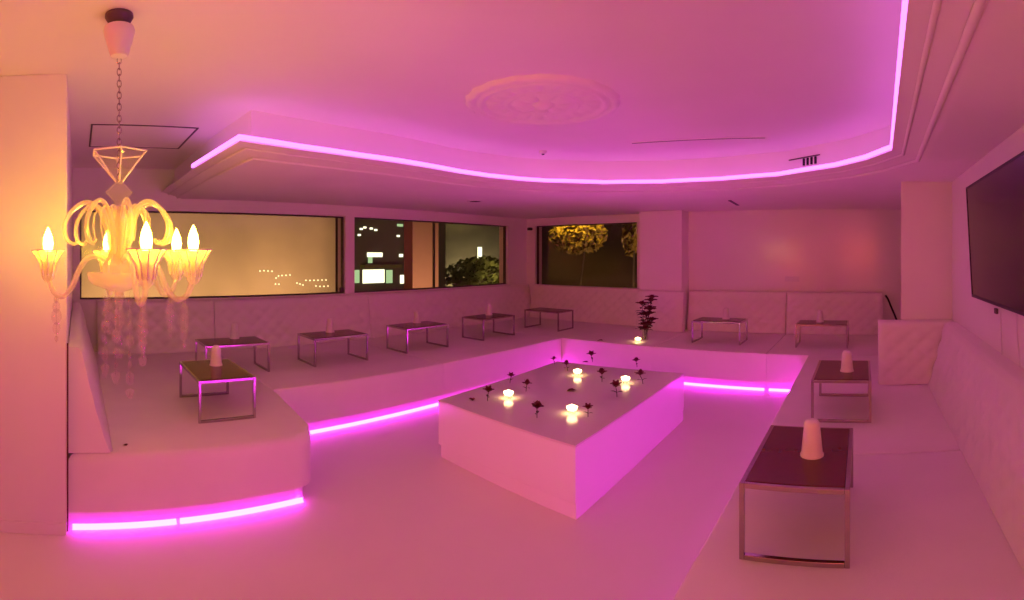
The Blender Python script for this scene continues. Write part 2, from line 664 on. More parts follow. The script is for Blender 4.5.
# near module on the left, its front standing further out, with a rounded corner
yA = -.056
near = [(XL, yA), (LXN, yA), (LXN, 1.54), (LX, 1.68), (XL, 1.68)]
near_toe = [(XL, yA), (LXN - TI, yA), (LXN - TI, 1.50), (LX, 1.62), (XL, 1.62)]
bench('near white bench block at left with rounded corner beside the pier', rounded(near, [0, 0, .16, .0, 0]), rounded(near_toe, [0, 0, .14, 0, 0]), .045)
seam = -onx(443, LX)
ys_ = onx(443, LX)
bench('white bench block along the windows next to the near rounded block', [(XL, 1.68 + G), (LX, 1.68 + G), (LX, ys_), (XL, ys_)], [(XL, 1.68 + G), (LX - TI, 1.68 + G), (LX - TI, ys_), (XL, ys_)], .02)
bench('white bench block along the windows nearest the room corner', [(XL, ys_ + G), (LX, ys_ + G), (LX, BY), (XL, BY)], [(XL, ys_ + G), (LX - TI, ys_ + G), (LX - TI, BY), (XL, BY)], .02)
x1, x2 = ony(651, BY), ony(766, BY)
bench('white corner bench block under the dark back window', [(XL, BY + G), (x1, BY + G), (x1, YB - .08), (plx1 + .003, YB - .08), (plx1 + .003, 7.325), (plx0 - .003, 7.325), (plx0 - .003, YB - .003), (XL, YB - .003)], [(XL, BY + TI), (x1, BY + TI), (x1, 7.3), (XL, 7.3)], .02)
bench('white bench block in the middle of the back row', [(x1 + G, BY), (x2, BY), (x2, YB - .08), (x1 + G, YB - .08)], [(x1 + G, BY + TI), (x2, BY + TI), (x2, YB - .08), (x1 + G, YB - .08)], .02)
bench('white bench block at the right end of the back row', [(x2 + G, BY), (.455, BY), (.60, YB - .08), (x2 + G, YB - .08)], [(x2 + G, BY + TI), (.455, BY + TI), (.60, YB - .08), (x2 + G, YB - .08)], .02)
bench('white bench block on the right running up to the back row', [(RX, 3.0 + G), (XR, 3.0 + G), (XR, 4.775), (.36, 4.775), (.36, BY - G), (RX, BY - G)],
      [(RX + TI, 3.0 + G), (XR, 3.0 + G), (XR, 4.775), (.36, 4.775), (.36, BY - G), (RX + TI, BY - G)], .02)
bench('nearest white bench block at the right under the big television', [(RX, .85), (XR, .85), (XR, 3.0), (RX, 3.0)], [(RX + TI, .9), (XR, .9), (XR, 3.0), (RX + TI, 3.0)], .02)


# light strips at the feet of the benches
def strip(label, a, b, n):
    """glowing strip from a to b on the kick board, n = outward direction"""
    a, b, n = Vector(a), Vector(b), Vector(n)
    d = (b - a)
    L = d.length
    bm = bmesh.new()
    prof = [(0, -.017), (-.016, -.017), (-.018, -.013), (-.004, .010), (0, .010)]
    va = [bm.verts.new((-L / 2, y, z)) for y, z in prof]
    vb = [bm.verts.new((L / 2, y, z)) for y, z in prof]
    for k in range(5):
        bm.faces.new((va[k], va[(k + 1) % 5], vb[(k + 1) % 5], vb[k]))
    bm.faces.new(va)
    bm.faces.new(vb[::-1])
    o = obj('light_strip', bm, 'led', loc=((a + b) / 2).to_tuple())
    o.rotation_euler = (0, 0, math.atan2(n.x, -n.y))
    return tag(o, label, 'light strip', 'violet light strips under the benches')


zs = .019
tx = LXN - TI
yq = onx(178, tx)
strip('violet light strip under the near left bench, end next to the pier', (tx, -.03, zs), (tx, yq - .012, zs), (1, 0, 0))
strip('violet light strip under the near left bench, end at the rounded corner', (tx, yq + .012, zs), (tx, 1.455, zs), (1, 0, 0))
tx = LX - TI
strip('violet light strip under the window bench, the longest run of the four sides', (tx, 1.70, zs), (tx, BY + TI - .03, zs), (1, 0, 0))
ty = BY + TI
strip('violet light strip at the foot of the back bench behind the big white table', (LX + .03, ty, zs), (x1 - .03, ty, zs), (0, -1, 0))
strip('violet light strip at the foot of the back bench right of the white table', (x1 + .03, ty, zs), (x2 - .03, ty, zs), (0, -1, 0))
strip('short violet light strip at the right end of the back bench foot', (x2 + .03, ty, zs), (RX - .02, ty, zs), (0, -1, 0))
strip('violet light strip at the foot of the right bench facing the white table', (RX + TI, .95, zs), (RX + TI, BY - .06, zs), (-1, 0, 0))


# ------------------------------------------------------------------ tufted backrests
def backrest(label, o, u, dn, L, base=.20, top=.10, zt=1.085, rise=.0, gap=.004, parts=True):
    """o: foot on the wall; u: unit vector along the wall; dn: unit vector out of the wall"""
    o, u, dn = Vector((o[0], o[1], 0)), Vector((u[0], u[1], 0)), Vector((dn[0], dn[1], 0))
    t = thing('backrest', label, 'backrest', (o + u * (L / 2) + Vector((0, 0, SH))).to_tuple(), 0, 'tufted bench backrests')
    org = o + u * (L / 2)
    h = zt - SH
    # front profile: list of (d, z, tuft amount)
    prof = []
    nv = 26
    for i in range(nv + 1):
        s = i / nv
        prof.append((base + (top - base) * s ** .8, .004 + s * (h - .05), min(1, s / .08, (1 - s) / .10)))
    for k in range(1, 6):
        a = k / 6 * PI / 2
        prof.append((top - .045 * (1 - math.cos(a)), h - .05 + .05 * math.sin(a), 0))
    prof.append((top - .07, h, 0))
    nu = max(8, int(L / .028))
    bm = bmesh.new()
    rows = []
    su, sv = .19, .17
    for i in range(nu + 1):
        x = -L / 2 + gap + (L - 2 * gap) * i / nu
        e = min(1, (x + L / 2) / .05, (L / 2 - x) / .05)
        row = []
        for d, z, k in prof:
            a, b = x / su + z / sv, x / su - z / sv
            p = (abs(math.sin(PI * a / 1.0)) * abs(math.sin(PI * b / 1.0))) ** .45
            dd = d + .026 * k * e * (p - .55) - .018 * (1 - max(0, e)) ** 2
            row.append(bm.verts.new(u * x + dn * dd + Vector((0, 0, z))))
        rows.append(row)
    m = len(prof)
    for i in range(nu):
        for k in range(m - 1):
            bm.faces.new((rows[i][k], rows[i + 1][k], rows[i + 1][k + 1], rows[i][k + 1]))
    # ends and back
    back = []
    for i in (0, nu):
        x = -L / 2 + gap + (L - 2 * gap) * i / nu
        lo = bm.verts.new(u * x + dn * .002 + Vector((0, 0, .004)))
        hi = bm.verts.new(u * x + dn * .002 + Vector((0, 0, h)))
        bm.faces.new([lo] + rows[i] + [hi])
        back.append((lo, hi))
    bm.faces.new((back[0][0], back[1][0], back[1][1], back[0][1]))
    bm.faces.new([back[0][1]] + [rows[i][-1] for i in range(nu + 1)] + [back[1][1]])
    bm.faces.new([back[0][0]] + [rows[i][0] for i in range(nu + 1)] + [back[1][0]])
    obj('cushion', bm, 'leather', t, smooth=True)
    # covered buttons at the crossings, stuff because there are so many
    return t


yb0 = -.05
s1, s2 = onx(216, -5.97), onx(372, -5.97)
backrest('tufted backrest under the first window, the part behind the chandelier', (XL, .24), (0, 1), (1, 0), s1 - .24)
backrest('tufted backrest under the first window, right of the dark seam', (XL, s1), (0, 1), (1, 0), s2 - s1)
backrest('tufted backrest under the second window reaching into the corner', (XL, s2), (0, 1), (1, 0), YB - .02 - s2)
backrest('tufted backrest at the near left end standing against the pier', (LXN - .015, -.057), (-1, 0), (0, 1), 2.86, base=.27, top=.10, zt=1.10)
backrest('tufted backrest under the dark back window', (-5.93, YB - .02), (1, 0), (0, -1), 2.39)
backrest('narrow tufted backrest in front of the pilaster', (plx0, 7.33), (1, 0), (0, -1), .80, base=.16, top=.09)
sm = ony(786, 7.52)
backrest('tufted backrest on the glossy back wall beside the pilaster', (plx1 + .035, YB - .08), (1, 0), (0, -1), sm - plx1 - .035)
backrest('tufted backrest at the right end of the glossy back wall', (sm, YB - .08), (1, 0), (0, -1), .30 - sm)
backrest('short tufted backrest against the pink pillar facing the camera', (.14, 4.775), (1, 0), (0, -1), .71, base=.215, top=.17, zt=1.03)
backrest('long tufted backrest along the right wall under the television', (XR, .86), (0, 1), (-1, 0), 3.695, base=.27, top=.13, zt=1.03)

# ------------------------------------------------------------------ side tables
TW, TL, TH = .43, .68, .30     # across the loop, between the loops, height
BAR = .02


def make_side_table():
    t = thing('side_table', '', 'table', (0, 0, 0), 0, 'low chrome side tables on the benches')
    for s in (-1, 1):
        bm = bmesh.new()
        y = s * (TL / 2 - BAR / 2)
        h = BAR / 2
        add_box(bm, -TW / 2, -TW / 2 + BAR, y - h, y + h, 0, TH, .002)
        add_box(bm, TW / 2 - BAR, TW / 2, y - h, y + h, 0, TH, .002)
        add_box(bm, -TW / 2 + BAR, TW / 2 - BAR, y - h, y + h, 0, BAR, .002)
        add_box(bm, -TW / 2 + BAR, TW / 2 - BAR, y - h, y + h, TH - BAR, TH, .002)
        obj('leg_loop', bm, 'chrome', t)
    for s in (-1, 1):
        x = s * (TW / 2 - BAR / 2)
        obj('side_rail', bx(x - BAR / 2, x + BAR / 2, -TL / 2 + BAR, TL / 2 - BAR, TH - BAR, TH, .002), 'chrome', t)
    obj('table_top', bx(-TW / 2 + BAR, TW / 2 - BAR, -TL / 2 + BAR, TL / 2 - BAR, TH - .014, TH + .003, .002), 'wood', t)
    return t


def make_ornament():
    t = thing('tapered_ornament', '', 'ornament', (0, 0, 0), 0, 'tapered white ornaments on the side tables')
    prof = [(.001, .160), (.016, .159), (.027, .154), (.034, .143), (.037, .125), (.041, .084), (.045, .042), (.048, .014), (.053, .006), (.053, 0), (.001, 0)]
    obj('body', add_lathe(bmesh.new(), prof, 32), 'porcelain', t, smooth=True)
    return t


tables = [
    # centre x, y, rz (0: loops span X), label, ornament offset or None, ornament label
    (-.265, 2.235, 0, 'nearest side table at the right, standing below the television', (812, 455), 'large looking white tapered ornament on the nearest right side table'),
    (-.155, 3.88, 0, 'side table on the right bench, second one back from the camera', (847, 371), 'white tapered ornament on the second right side table'),
    (-3.76, 1.06, PI / 2, 'side table at near left with violet glints on its chrome edge', (216, 365), 'white tapered ornament on the near left side table'),
    (-4.93, 1.57, 0, 'side table by the windows, nearest of its row behind the chandelier side table', (232, 337), 'white tapered ornament on the first table of the window row'),
    (-4.93, 2.76, 0, 'side table by the windows, second of the row below the first window', (330, 332), 'white tapered ornament on the second table of the window row'),
    (-4.97, 4.02, 0, 'side table by the windows, third of the row below the brightly lit shop', (413, 322), 'white tapered ornament on the third table of the window row'),
    (-4.97, 5.35, 0, 'side table by the windows, last of the row before the room corner', (489, 315), 'white tapered ornament on the last table of the window row'),
    (-4.78, 6.58, PI / 2, 'side table under the dark back window in the room corner', None, ''),
    (-1.94, 6.60, PI / 2, 'side table on the back bench left, near the dark red flowers', (726, 319), 'white tapered ornament on the back table near the dark red flowers'),
    (-.53, 6.58, PI / 2, 'side table on the back bench right, in front of the glossy wall', (820, 322), 'white tapered ornament on the back right table'),
]
tb0 = make_side_table()
or0 = None
for i, (x, y, rz, label, op, olab) in enumerate(tables):
    if i == 0:
        tb0.location = (x, y, SH)
        tb0.rotation_euler.z = rz
        tb0['label'] = label
    else:
        copy_thing(tb0, (x, y, SH), rz, label)
    if op:
        zt = SH + TH + .003
        q = spot(op[0], op[1], zt)
        q.x = min(max(q.x, x - .30), x + .30)
        q.y = min(max(q.y, y - .30), y + .30)
        lim = (TW / 2 - .08, TL / 2 - .08) if abs(rz) < .1 else (TL / 2 - .08, TW / 2 - .08)
        q.x = min(max(q.x, x - lim[0]), x + lim[0])
        q.y = min(max(q.y, y - lim[1]), y + lim[1])
        if or0 is None:
            or0 = make_ornament()
            or0.location = q
            or0['label'] = olab
        else:
            copy_thing(or0, q, 0, olab)

# ------------------------------------------------------------------ big low table in the middle
CH = .467
quad = [Vector((-1.685, 2.60)), Vector((-1.755, 4.69)), Vector((-3.20, 4.56)), Vector((-3.07, 2.70))]
c = (quad[0] + quad[2]) / 2
t = thing('low_table', 'big white block table in the middle with flowers and candles on top', 'table', (c.x, c.y, 0))


def slab(name, k, z0, z1, mat, dx=0):
    bm = add_prism(bmesh.new(), [((p - c) * k).to_tuple() if not dx else ((p - c) * k + Vector((dx, 0))).to_tuple() for p in quad], z0, z1)
    bmesh.ops.bevel(bm, geom=list(bm.edges), offset=.004, segments=2, affect='EDGES', profile=.5)
    obj(name, bm, mat, t)


slab('body', 1, .105, CH - .012, 'lacquer')
slab('plinth', .985, 0, .105, 'lacquer', .008)
slab('top', 1, CH - .012, CH, 'tabletop')


# ------------------------------------------------------------------ flowers and candles
def add_petal(bm, base, ang, tilt, ln, wd, cup=.35):
    """a cupped petal that starts at base, leans out at angle ang"""
    rows = []
    n, m = 5, 4
    for i in range(n + 1):
        s = i / n
        row = []
        for k in range(m + 1):
            v = (k / m - .5) * 2
            w = wd * math.sin(PI * min(.93, .12 + s * .80)) * v
            th = tilt + cup * s
            r = ln * s * math.sin(th) + .002
            z = ln * s * math.cos(th) + .25 * wd * v * v
            row.append(bm.verts.new(base + Vector((r * math.cos(ang) - w * math.sin(ang), r * math.sin(ang) + w * math.cos(ang), z))))
        rows.append(row)
    for i in range(n):
        for k in range(m):
            bm.faces.new((rows[i][k], rows[i + 1][k], rows[i + 1][k + 1], rows[i][k + 1]))


def make_flower(name, label, base, h, w, seed, group, lean=.1):
    rnd = random.Random(seed)
    t = thing(name, label, 'flower', base, rnd.uniform(0, 6), group)
    top = Vector((lean * h, 0, h * .55))
    obj('stem', add_tube(bmesh.new(), smooth_path([(0, 0, 0), (lean * h * .3, 0, h * .3), top], 4), .003, 6), 'stem', t, smooth=True)
    bm = bmesh.new()
    for k in range(3):
        add_petal(bm, top + Vector((0, 0, .002)), k * 2.1 + .4, .25, h * .42, w * .26, .2)
    for k in range(6):
        add_petal(bm, top, k * PI / 3 + rnd.uniform(-.2, .2), .55 + rnd.uniform(-.1, .15), h * .42, w * .25, .55)
    o = obj('bloom', bm, 'petal', t, smooth='all')
    bm = bmesh.new()
    for k in range(2):
        add_petal(bm, Vector((lean * h * .3, 0, h * .25)), k * PI + .6, 1.0, h * .35, w * .12, .4)
    obj('leaf', bm, 'leaf', t, smooth='all')
    return t


flowers = [
    (487.5, 401, 15, .085, 'dark flower at the left end of the white table'),
    (510, 383, 11, .06, 'small dark flower at the far left edge of the white table'),
    (526, 391.5, 13, .065, 'dark flower right of the left candle on the white table'),
    (537, 418, 17, .10, 'wide dark flower near the front edge of the white table'),
    (554.5, 364, 8, .06, 'dark flower nearest the far left corner of the white table'),
    (567.5, 371, 11, .07, 'reddish dark flower touching the far candle on the white table'),
    (592.5, 362, 12, .09, 'dark flower at the far edge of the white table behind the candles'),
    (602, 382, 14, .10, 'dark flower between the far candle and the right candle'),
    (637, 367, 10, .08, 'dark flower near the far right corner of the white table'),
    (617, 397, 17, .10, 'tall dark flower in front of the right candle'),
    (643, 384, 15, .07, 'dark flower at the right edge of the white table'),
    (588, 417, 14, .07, 'slim dark flower right of the front candle'),
]
for i, (px, py, h, w, lab) in enumerate(flowers):
    b = spot(px, py, CH)
    r = b.xy.length
    make_flower('flower', lab, b, h * r / F, w, i, 'dark flowers on the white table', (-.15, .1, .2, 0)[i % 4])


def lying(px, py, z, lab, ang, col='petal', s=.07, grp='fallen petals'):
    b = spot(px, py, z)
    bm = bmesh.new()
    add_petal(bm, Vector((-s * .5, 0, .002)), 0, 1.35, s, s * .35, .15)
    add_petal(bm, Vector((-s * .35, 0, .004)), .5, 1.25, s * .8, s * .25, .2)
    o = obj('fallen_petal', bm, col, smooth='all', loc=b)
    o.rotation_euler.z = ang
    return tag(o, lab, 'petal', grp)


lying(571, 391, CH, 'loose dark petals lying in the middle of the white table', .8)
lying(472.5, 400, CH, 'loose dark petals lying at the left corner of the white table', 2.4, s=.06)
lying(585, 362.5, CH, 'loose dark petals lying at the far edge of the white table', .2, s=.06)
lying(600, 341, SH, 'small dark petals lying on the corner bench edge behind the white table', .4, s=.075)
lying(125, 445.5, SH, 'tiny dark petals on the near left bench front', .4, s=.03)


def make_candle():
    t = thing('candle_glass', '', 'candle', (0, 0, 0), 0, 'lit candles in clear glasses')
    prof = [(.001, .004), (.026, .004), (.032, .012), (.038, .03), (.045, .054), (.047, .056), (.048, .054), (.042, .03), (.036, .010), (.032, 0), (.001, 0)]
    obj('glass', add_lathe(bmesh.new(), prof, 24), 'cupglass', t, smooth=True)
    obj('wax', add_lathe(bmesh.new(), [(.001, .030), (.033, .030), (.041, .050), (.038, .053), (.001, .053)], 20), 'wax', t, smooth=True)
    bm = add_lathe(bmesh.new(), [(.001, .053), (.004, .055), (.005, .058), (.003, .064), (.001, .069)], 10)
    obj('flame', bm, 'flame', t, smooth='all')
    return t


candles = [(508.5, 398, CH, 'lit candle glass at the left end of the white table'),
           (577.5, 375.5, CH, 'lit candle glass near the far end of the white table'),
           (625.5, 383, CH, 'lit candle glass at the right side of the white table'),
           (572, 413.5, CH, 'lit candle glass nearest the front edge of the white table'),
           (638, 342, SH, 'lit candle glass on the back bench below the dark red flowers')]
c0 = None
for px, py, z, lab in candles:
    b = spot(px, py, z)
    if c0 is None:
        c0 = make_candle()
        c0.location = b
        c0['label'] = lab
    else:
        copy_thing(c0, b, 0, lab)

# bouquet on the back bench
b = spot(640, 341.5, SH)
b.y += .16
t = thing('bouquet', 'tall bunch of dark red flowers in a glass vase on the back bench', 'flowers', b)
obj('vase', add_lathe(bmesh.new(), [(.001, .006), (.04, .006), (.045, .02), (.04, .06), (.035, .12), (.045, .17), (.048, .17), (.039, .12), (.044, .06), (.05, .02), (.046, 0), (.001, 0)], 24), 'cupglass', t, smooth=True)
rnd = random.Random(3)
heads = []
for i in range(11):
    z = .15 + .42 * (i / 10) + rnd.uniform(-.02, .02)
    heads.append(Vector((rnd.uniform(-.10, .10) + .03 * (i / 10), rnd.uniform(-.07, .07), z)))
for i, hpt in enumerate(heads):
    obj('stem', add_tube(bmesh.new(), smooth_path([(hpt.x * .15, hpt.y * .15, .01), (hpt.x * .4, hpt.y * .4, hpt.z * .5), hpt], 4), .003, 6), 'stem', t, smooth=True)
    bm = bmesh.new()
    for k in range(7):
        add_petal(bm, hpt, k * 2 * PI / 7 + i, .75, .095, .042, .5)
    for k in range(4):
        add_petal(bm, hpt + Vector((0, 0, .004)), k * PI / 2 + i, .25, .06, .026, .3)
    obj('bloom', bm, 'petal', t, smooth='all')
bm = bmesh.new()
for i in range(60):
    p = Vector((rnd.uniform(-.07, .07), rnd.uniform(-.06, .06), rnd.uniform(.12, .54)))
    add_petal(bm, p, rnd.uniform(0, 6.3), 1.0, .10, .022, .5)
obj('foliage', bm, 'leaf', t, smooth='all')

# ------------------------------------------------------------------ television, cables, plate
yf, yn = 3.63, 2.20
t = thing('television', 'large black flat television tilted forward on the right wall', 'television', (.785, (yf + yn) / 2, 1.745))
t.rotation_euler = (0, math.radians(-3.2), 0)
hl, hh = (yf - yn) / 2, .405
obj('body', bx(.004, .035, -hl, hl, -hh, hh, .006), 'black', t)
obj('screen', bx(-.002, .004, -hl + .012, hl - .012, -hh + .018, hh - .012, .001), 'screen', t)
bm = bmesh.new()
for (a, b_, c_, d_) in ((-hl, hl, -hh, -hh + .018), (-hl, hl, hh - .012, hh), (-hl, -hl + .012, -hh, hh), (hl - .012, hl, -hh, hh)):
    add_box(bm, -.006, .004, a, b_, c_, d_)
obj('bezel', bm, 'black', t)
obj('wall_bracket', bx(.034, .052, -.25, .25, -.18, .12, .004), 'black', t)


def cable(label, pts, r=.004, mat='white_plastic', group=None):
    b = Vector(pts[0])
    o = obj('cable', add_tube(bmesh.new(), smooth_path([Vector(p) - b for p in pts], 6), r, 6), mat, smooth=True, loc=b)
    return tag(o, label, 'cable', group)


yc1, yc2 = onx(1001, .85), onx(1018, .85)
cable('thin pale cable hanging from the television, the one nearer its far end', [(.852, yc1, 1.46), (.853, yc1 + .02, 1.25), (.853, yc1 - .01, 1.02)], group='television cables')
cable('thin pale cable hanging from the television, the one nearer the camera', [(.852, yc2, 1.46), (.853, yc2 + .03, 1.25), (.853, yc2 - .03, 1.02)], group='television cables')
ys3 = onx(996, .85)
t = thing('cable_clip', 'small dark cable clip on the wall just below the television', 'clip', (XR, ys3, zat(311, .85, ys3)))
obj('clip_body', bx(-.018, 0, -.025, .025, -.018, .018, .005), 'grey', t)
obj('clip_screw', add_tube(bmesh.new(), [(-.022, 0, 0), (-.018, 0, 0)], .006, 8), 'chrome', t)

# dark tube on the wall, painting in the shaded end of the last backrest
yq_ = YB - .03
cable('dark curved stand-in for the shaded end of the last back wall backrest', [(.345, yq_, 1.03), (.385, yq_, .97), (.43, yq_, .86), (.49, yq_, .72), (.53, yq_, .60), (.54, yq_ - .06, .475)], .016, 'black')

# blank plate on the glossy wall
px_, zy = ony(792, YB - .05), 0
WP = 0
t = thing('wall_plate', 'small blank socket plate on the glossy back wall above the backrest', 'plate', (px_, YB - .046, zat(279, px_, YB - .05)), .02)
obj('plate', bx(-.11, .11, -.008, 0, -.04, .04, .003), 'white_plastic', t)
obj('socket_cover', bx(-.09, .09, -.012, -.008, -.028, .028, .002), 'white_plastic', t)

# ------------------------------------------------------------------ chandelier
CC = Vector((-2.22, .185, 0))
t = thing('chandelier', 'clear glass chandelier with lit flame bulbs hanging beside the pier', 'chandelier', (CC.x, CC.y, ZC))
Q = ZC


def zl(py):
    return HC - (py - HY) / 225.2 - Q


obj('ceiling_cap', add_lathe(bmesh.new(), [(.001, 0), (.062, 0), (.064, -.012), (.05, -.035), (.03, -.05), (.001, -.05)], 24), 'grey', t, smooth=True)
obj('canopy', add_lathe(bmesh.new(), [(.001, zl(27)), (.066, zl(27)), (.071, zl(30)), (.066, zl(36)), (.05, zl(48)), (.038, zl(56)), (.02, zl(58)), (.001, zl(58))], 28), 'white_plastic', t, smooth=True)
bm = bmesh.new()
z = zl(57)
k = 0
while z > zl(178):
    pts = []
    for i in range(13):
        a = 2 * PI * i / 12
        ux, uz = .009 * math.cos(a), .017 * math.sin(a)
        pts.append((ux if k % 2 else 0, 0 if k % 2 else ux, z - .012 + uz))
    add_tube(bm, pts, .0026, 5)
    z -= .026
    k += 1
obj('chain', bm, 'chrome', t, smooth=True)
obj('top_funnel', add_lathe(bmesh.new(), [(.130, zl(152)), (.131, zl(154)), (.115, zl(158)), (.07, zl(168)), (.03, zl(178)), (.016, zl(182)), (.016, zl(184))], 6), 'drop', t)
bm = bmesh.new()
for i in range(6):                         # bright rim and ribs of the funnel
    a, b2 = i * PI / 3, (i + 1) * PI / 3
    A, B = Vector((.130 * math.cos(a), .130 * math.sin(a), zl(152.5))), Vector((.130 * math.cos(b2), .130 * math.sin(b2), zl(152.5)))
    add_tube(bm, [A, B], .0045, 6)
    add_tube(bm, [A, (.018 * math.cos(a), .018 * math.sin(a), zl(181))], .0035, 6)
obj('funnel_ribs', bm, 'porcelain', t, smooth=True)
obj('knob', add_lathe(bmesh.new(), [(.014, zl(181)), (.03, zl(185)), (.062, zl(192)), (.03, zl(200)), (.016, zl(205)), (.022, zl(210)), (.016, zl(214))], 8), 'drop', t)
obj('stem', add_lathe(bmesh.new(), [(.016, zl(206)), (.022, zl(214)), (.034, zl(222)), (.04, zl(232)), (.034, zl(245)), (.05, zl(256)), (.07, zl(264)), (.075, zl(270)), (.055, zl(280)), (.05, zl(286))], 20, scallop=.06, nsc=10), 'crystal', t, smooth=True)
obj('bowl', add_lathe(bmesh.new(), [(.134, zl(272)), (.138, zl(274)), (.132, zl(280)), (.11, zl(285)), (.06, zl(289)), (.02, zl(292)), (.02, zl(296))], 28, scallop=.03, nsc=12), 'crystal', t, smooth=True)
obj('finial', add_lathe(bmesh.new(), [(.012, zl(292)), (.03, zl(298)), (.012, zl(305)), (.022, zl(313)), (.03, zl(320)), (.012, zl(330)), (.002, zl(340))], 12), 'drop', t, smooth=True)


def polar(a, pts):
    return [Vector((r * math.cos(a), r * math.sin(a), z)) for r, z in pts]


# the camera looks along -X here: image right is +Y, towards the camera is +X
view = math.atan2(CC.y, CC.x) + PI          # direction from chandelier to camera
arms = [-72, -20, 34, 100, 168]
for deg in arms:
    a = view + PI / 2 + math.radians(deg)   # 0 = image right, -90 = towards the camera
    arm = obj('arm', add_tube(bmesh.new(), smooth_path(polar(a, [(.05, zl(262)), (.10, zl(256)), (.15, zl(259)), (.19, zl(272)), (.22, zl(288)), (.265, zl(298)), (.31, zl(293)), (.335, zl(278))]), 6), .0125, 10), 'crystal', t, smooth=True)
    cx, cy = .336 * math.cos(a), .336 * math.sin(a)
    cup = obj('cup', add_lathe(bmesh.new(), [(.014, zl(283)), (.028, zl(279)), (.034, zl(272)), (.042, zl(263)), (.058, zl(255)), (.076, zl(250.5)), (.073, zl(250)), (.055, zl(255.5)), (.038, zl(264)), (.024, zl(276))], 30, (cx, cy, 0), .05, 10), 'crystal', arm, smooth=True)
    bm = bmesh.new()
    for i in range(10):
        b2 = 2 * PI * i / 10
        add_tube(bm, [(cx + r * math.cos(b2), cy + r * math.sin(b2), z) for r, z in ((.034, zl(276)), (.045, zl(263)), (.079, zl(250)))], .0028, 5)
    pts = [(cx + .078 * math.cos(2 * PI * i / 24), cy + .078 * math.sin(2 * PI * i / 24), zl(250)) for i in range(25)]
    add_tube(bm, pts, .003, 5)
    obj('cup_rim', bm, 'porcelain', arm, smooth=True)
    obj('sleeve', add_lathe(bmesh.new(), [(.016, zl(276)), (.016, zl(252)), (.013, zl(250))], 12, (cx, cy, 0)), 'white_plastic', arm, smooth=True)
    obj('bulb', add_lathe(bmesh.new(), [(.011, zl(253)), (.020, zl(249)), (.024, zl(243)), (.020, zl(236)), (.010, zl(230)), (.001, zl(226))], 12, (cx, cy, 0)), 'bulb', arm, smooth='all')
    bm = bmesh.new()
    for z0, s in ((301, 4), (309, 6), (319, 8), (331, 6), (342, 3)):
        add_ball(bm, (cx * .88, cy * .88, zl(z0)), s / 225 * .7, None, s / 225 * 1.1, 8, 6)
    add_tube(bm, [(cx * .88, cy * .88, zl(296)), (cx * .88, cy * .88, zl(346))], .002, 5)
    obj('crystal_drop', bm, 'drop', arm, smooth=True)
for i in range(8):                          # curled glass scrolls of the crown
    a = view + PI / 2 + math.radians(12 + 45 * i)
    pts = polar(a, [(.035, zl(262)), (.05, zl(235)), (.085, zl(212)), (.14, zl(203)), (.20, zl(209)), (.242, zl(224)), (.235, zl(239)), (.20, zl(244)), (.18, zl(240))])
    sc = obj('scroll', add_tube(bmesh.new(), smooth_path(pts, 6), .0125, 8, .008), 'crystal', t, smooth=True)
    pts = polar(a, [(.03, zl(262)), (.04, zl(232)), (.065, zl(214)), (.10, zl(207)), (.135, zl(214)), (.14, zl(228)), (.125, zl(240))])
    obj('inner_scroll', add_tube(bmesh.new(), smooth_path(pts, 6), .0075, 8, .004), 'crystal', sc, smooth=True)
for i, (dx, dy, zend) in enumerate(((-.02, .05, 384), (-.05, -.06, 372), (.05, .10, 352), (.06, -.02, 372), (-.08, .01, 350))):
    bm = bmesh.new()
    z = 296
    while z < zend - 6:
        s = random.choice((4, 6, 8))
        add_ball(bm, (dx, dy, zl(z + s)), s / 225 * .55, None, s / 225 * .85, 8, 6)
        z += 2 * s + 2
    add_lathe(bm, [(.002, zl(z)), (.022, zl(z + 3)), (.012, zl(z + 10)), (.001, zl(zend + 10))], 8, (dx, dy, 0))
    add_tube(bm, [(dx, dy, zl(288)), (dx, dy, zl(zend))], .002, 5)
    obj('crystal_string', bm, 'drop', t, smooth=True)

# ------------------------------------------------------------------ outside the windows, at night
gx = obj('ground', bx(-40, XL - WT - .02, -12, 40, -.32, -.2), 'asphalt')
struct(gx)
gx['label'] = 'dark street outside the windows'
g2 = obj('ground_rear', bx(XL - WT, 12, YB + WT + .02, 40, -.32, -.2), 'asphalt')
struct(g2)

# rendered building across the first window
BX = -11.0
t = thing('building', 'tan rendered building lit from below outside the first window', 'building', (BX - .5, 2.6, -.2))
obj('facade', bx(-.5, .5, -4.2, onx(349, BX) - 2.6 - .4, 0, 7), 'plaster_out', t)
obj('parapet', bx(-.6, .6, -4.3, onx(349, BX) - 2.6 - .35, 7, 7.2), 'dark_out', t)


def lamp(px, py, x, lab, grp):
    y = onx(px, x)
    o = obj('garden_lamp', add_ball(bmesh.new(), (0, 0, 0), .016, None, None, 8, 6), 'dot', smooth='all', loc=(x, y, zat(py, x, y)))
    return tag(o, lab, 'lamp', grp)


rows = [([(260, 271), (264, 270.7), (268, 271), (272, 271.2)], 'tiny outdoor lamp of the short upper row in the first window'),
        ([(276, 278), (278.5, 276), (282, 275.5), (286, 275.3), (290, 275)], 'tiny outdoor lamp of the curved middle row in the first window'),
        ([(306, 280.3), (310, 280.5), (314, 280.3), (318, 280.2), (322, 280), (326, 280)], 'tiny outdoor lamp of the long lower row in the first window'),
        ([(316, 286), (320, 286.3), (324, 286.3), (328, 286)], 'tiny outdoor lamp of the lowest row in the first window'),
        ([(297, 283), (300, 284), (303, 285)], 'tiny outdoor lamp of the slanting lower row in the first window'),
        ([(275.5, 284), (279, 284.2)], 'tiny outdoor lamp of the pair below the curved row')]
for pts, lab in rows:
    for px, py in pts:
        lamp(px, py, BX + .03, lab, lab.replace('tiny outdoor lamp', 'lamps'))

